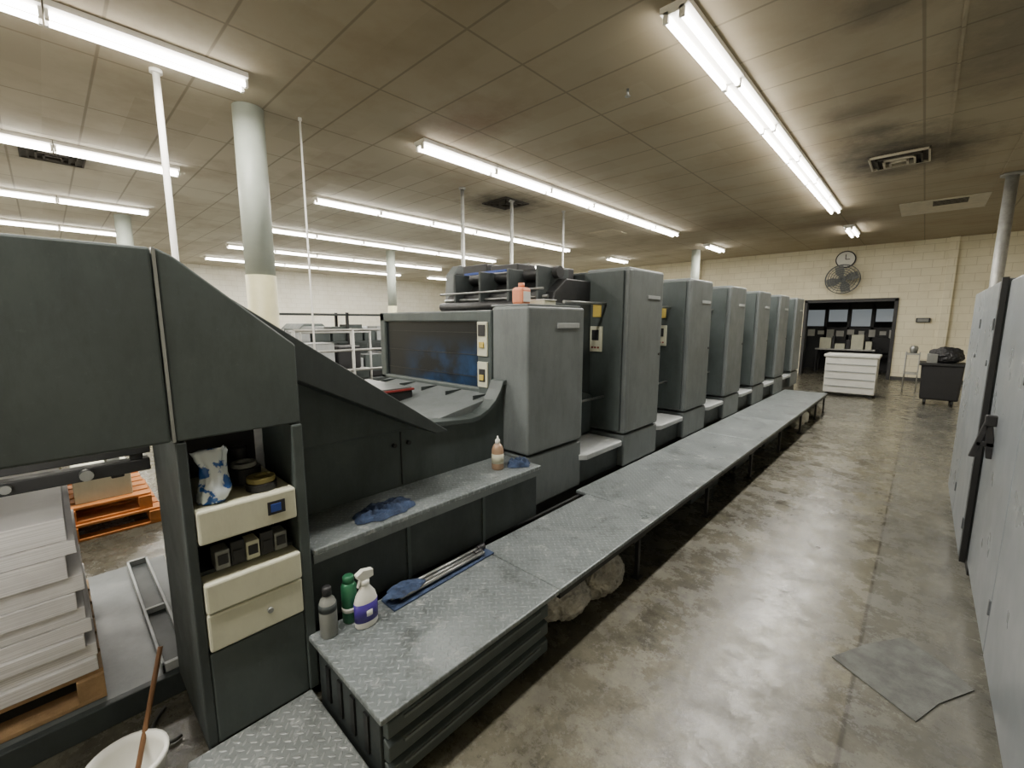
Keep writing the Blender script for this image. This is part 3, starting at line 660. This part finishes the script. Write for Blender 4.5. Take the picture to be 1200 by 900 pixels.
# ---------------------------------------------------------------- columns, pipes
def column(x,y,r):
    o=E('support_column'); cyl(o,'shaft',(x,y,2.08),(x,y,CZ),r,'col',None,36); cyl(o,'lower_shaft',(x,y,0),(x,y,2.08),r+.004,'cream2',None,36); box(o,'base_plate',x-r*1.5,x+r*1.5,y-r*1.5,y+r*1.5,0,.02,'galv'); return o
column(-5.16,1.62,.14); column(-12,7.4,.13); column(-5.2,13.6,.12); column(-12.0,1.3,.13)
def drop(x,y,r,name='conduit_pipe',mat='galv',zb=0):
    o=E(name); cyl(o,'pipe',(x,y,zb),(x,y,CZ),r,mat,None,16); cyl(o,'flange',(x,y,CZ-.03),(x,y,CZ),r*1.8,mat,None,16); return o
drop(-4.97,.87,.026,mat='lamp_house'); drop(-4.99,2.06,.010,mat='lamp_house'); drop(-5.6,4.8,.03); drop(-5.5,5.85,.03); drop(-5.3,7.1,.02)
drop(.72,9.8,.07)

def diffuser(x,y,s,m1,m2,drp=1):
    o=E('ceiling_vent'); 
    for i in range(4):
        a=s*(1-i*.23); zb=CZ-(.02+.008*i)*drp
        boxes(o,'ring_%d'%i,[(x-a,x+a,y-a,y-a+.02,zb,CZ),(x-a,x+a,y+a-.02,y+a,zb,CZ),(x-a,x-a+.02,y-a,y+a,zb,CZ),(x+a-.02,x+a,y-a,y+a,zb,CZ)],m1 if i!=1 else 'vent',.001)
    box(o,'plate',x-s,x+s,y-s,y+s,CZ-.006,CZ,m2,0)
diffuser(-.45,7.9,.3,'ventw','vent',1.6); diffuser(-5.73,5.93,.3,'vent','vent'); diffuser(-8.4,.3,.3,'vent','vent')
ap=E('ceiling_access_panel'); box(ap,'panel',-.55,.6,10.9,12.1,CZ-.015,CZ,'ventw',.003); boxes(ap,'grille',[(-.1,.35,11.0+.09*i,11.04+.09*i,CZ-.022,CZ-.015) for i in range(5)],'vent',.001)
ap=E('ceiling_access_panel'); box(ap,'panel',-6.1,-5.45,9.2,9.85,CZ-.015,CZ,'ventw',.003)
boxes(None,'trim_3',[(-.012,.012,4.4,9.0,CZ-.010,CZ),(.6,.625,4.4,11,CZ-.010,CZ)],'ceil',.001)
sp_=E('sprinkler_head'); cyl(sp_,'stem',(-2.2,3.9,CZ-.06),(-2.2,3.9,CZ),.012,'steel'); cyl(sp_,'disc',(-2.2,3.9,CZ-.065),(-2.2,3.9,CZ-.06),.025,'steel')

# ---------------------------------------------------------------- background behind the hood
R=E('safety_railing')
L=[]
for y in (1.9,2.6,3.3,4.0): L.append(((-5.15,y,0),(-5.15,y,1.5),.018))
for z in (1.0,1.25,1.5): L.append(((-5.15,1.9,z),(-5.15,4.0,z),.015))
cyls(R,'rails',L,'galv')
cr=E('wire_shelf_cart')
cyls(cr,'frame',[((x,y,.08),(x,y,1.5),.015) for x in (-6.6,-6.0) for y in (2.3,3.3)]+[((x,2.3,z),(x,3.3,z),.01) for x in (-6.6,-6.0) for z in (.3,.9,1.45)],'galv')
boxes(cr,'shelves',[(-6.6,-6.0,2.3,3.3,z,z+.015) for z in (.3,.9)],'galv')
boxes(cr,'cartons',[(-6.5,-6.1,2.35,2.8,.915,1.3),(-6.5,-6.1,2.4,3.1,.315,.7)],'step',.01)
boxes(cr,'tool_case',[(-6.5,-6.1,2.85,3.2,.915,1.25)],'blackp',.02)
cyls(cr,'casters',[((x,y-.02,.04),(x,y+.02,.04),.04) for x in (-6.6,-6.0) for y in (2.3,3.3)],'black')
# open steel rack of parts and a plate bending press behind it
rk=E('steel_storage_rack')
boxes(rk,'uprights',[(x,x+.04,y,y+.04,0,1.75) for x in (-7.35,-6.95) for y in (1.3,2.3,3.4,4.4)],'black',.002)
boxes(rk,'shelves',[(-7.35,-6.91,1.3,4.44,z,z+.03) for z in (.2,.75,1.25,1.7)],'dark2',.003)
L1=[];L2=[]
for z in (.23,.78,1.28):
    y=1.38
    while y<4.1:
        wd_=random.uniform(.15,.35); hh_=random.uniform(.12,.36)
        (L1 if random.random()<.5 else L2).append((-7.3,-6.97,y,min(y+wd_,4.38),z,z+hh_)); y+=wd_+.04
boxes(rk,'parts_boxes',L1,'dark',.006); boxes(rk,'cartons',L2,'step',.006)
def backpress(name,x0,x1,y0,y1,h):
    o=E(name)
    box(o,'base',x0,x1,y0,y1,0,.5,'dark2',.02)
    n=int((y1-y0)/1.2)
    for i in range(n):
        a=y0+i*1.2
        prism(o,'unit_%d'%i,[(a+.1,.5),(a+.05,h-.15),(a+.2,h),(a+.7,h),(a+.8,h-.1),(a+.8,.5)],x0,x1,'mid' if i%2 else 'dark','x',.02)
        box(o,'cover_%d'%i,x0+.1,x1-.1,a+.8,a+1.25,.5,h-.5,'black',.02)
    return o
backpress('folding_machine',-9.5,-7.9,3.5,9.6,1.5)
backpress('folding_machine',-13.5,-12.2,2.2,5.9,1.55)
for (x,y) in ((-8.6,-.3),(-8.7,1.6),(-11,-.5),(-15.5,2.5),(-15.8,5.5),(-10.5,11.5)):
    pallet('wooden_pallet',x,x+1.1,y,y+.9,0,'wood')
    q=E('paper_stack'); box(q,'ream',x+.05,x+1.05,y+.05,y+.85,.121,1.0+.3*random.random(),'paper',.01)

# ---------------------------------------------------------------- world, camera
wd=bpy.data.worlds.new('world'); S.world=wd; wd.use_nodes=True
wd.node_tree.nodes['Background'].inputs[0].default_value=(.8,.85,.9,1); wd.node_tree.nodes['Background'].inputs[1].default_value=.3
cd=bpy.data.cameras.new('camera'); cd.sensor_width=36; cd.lens=15.3; cd.clip_start=.05
co=bpy.data.objects.new('camera',cd); COL.objects.link(co)
co.location=(0,0,1.6); co.rotation_euler=(math.radians(90-8.145),0,math.radians(43.2)); S.camera=co
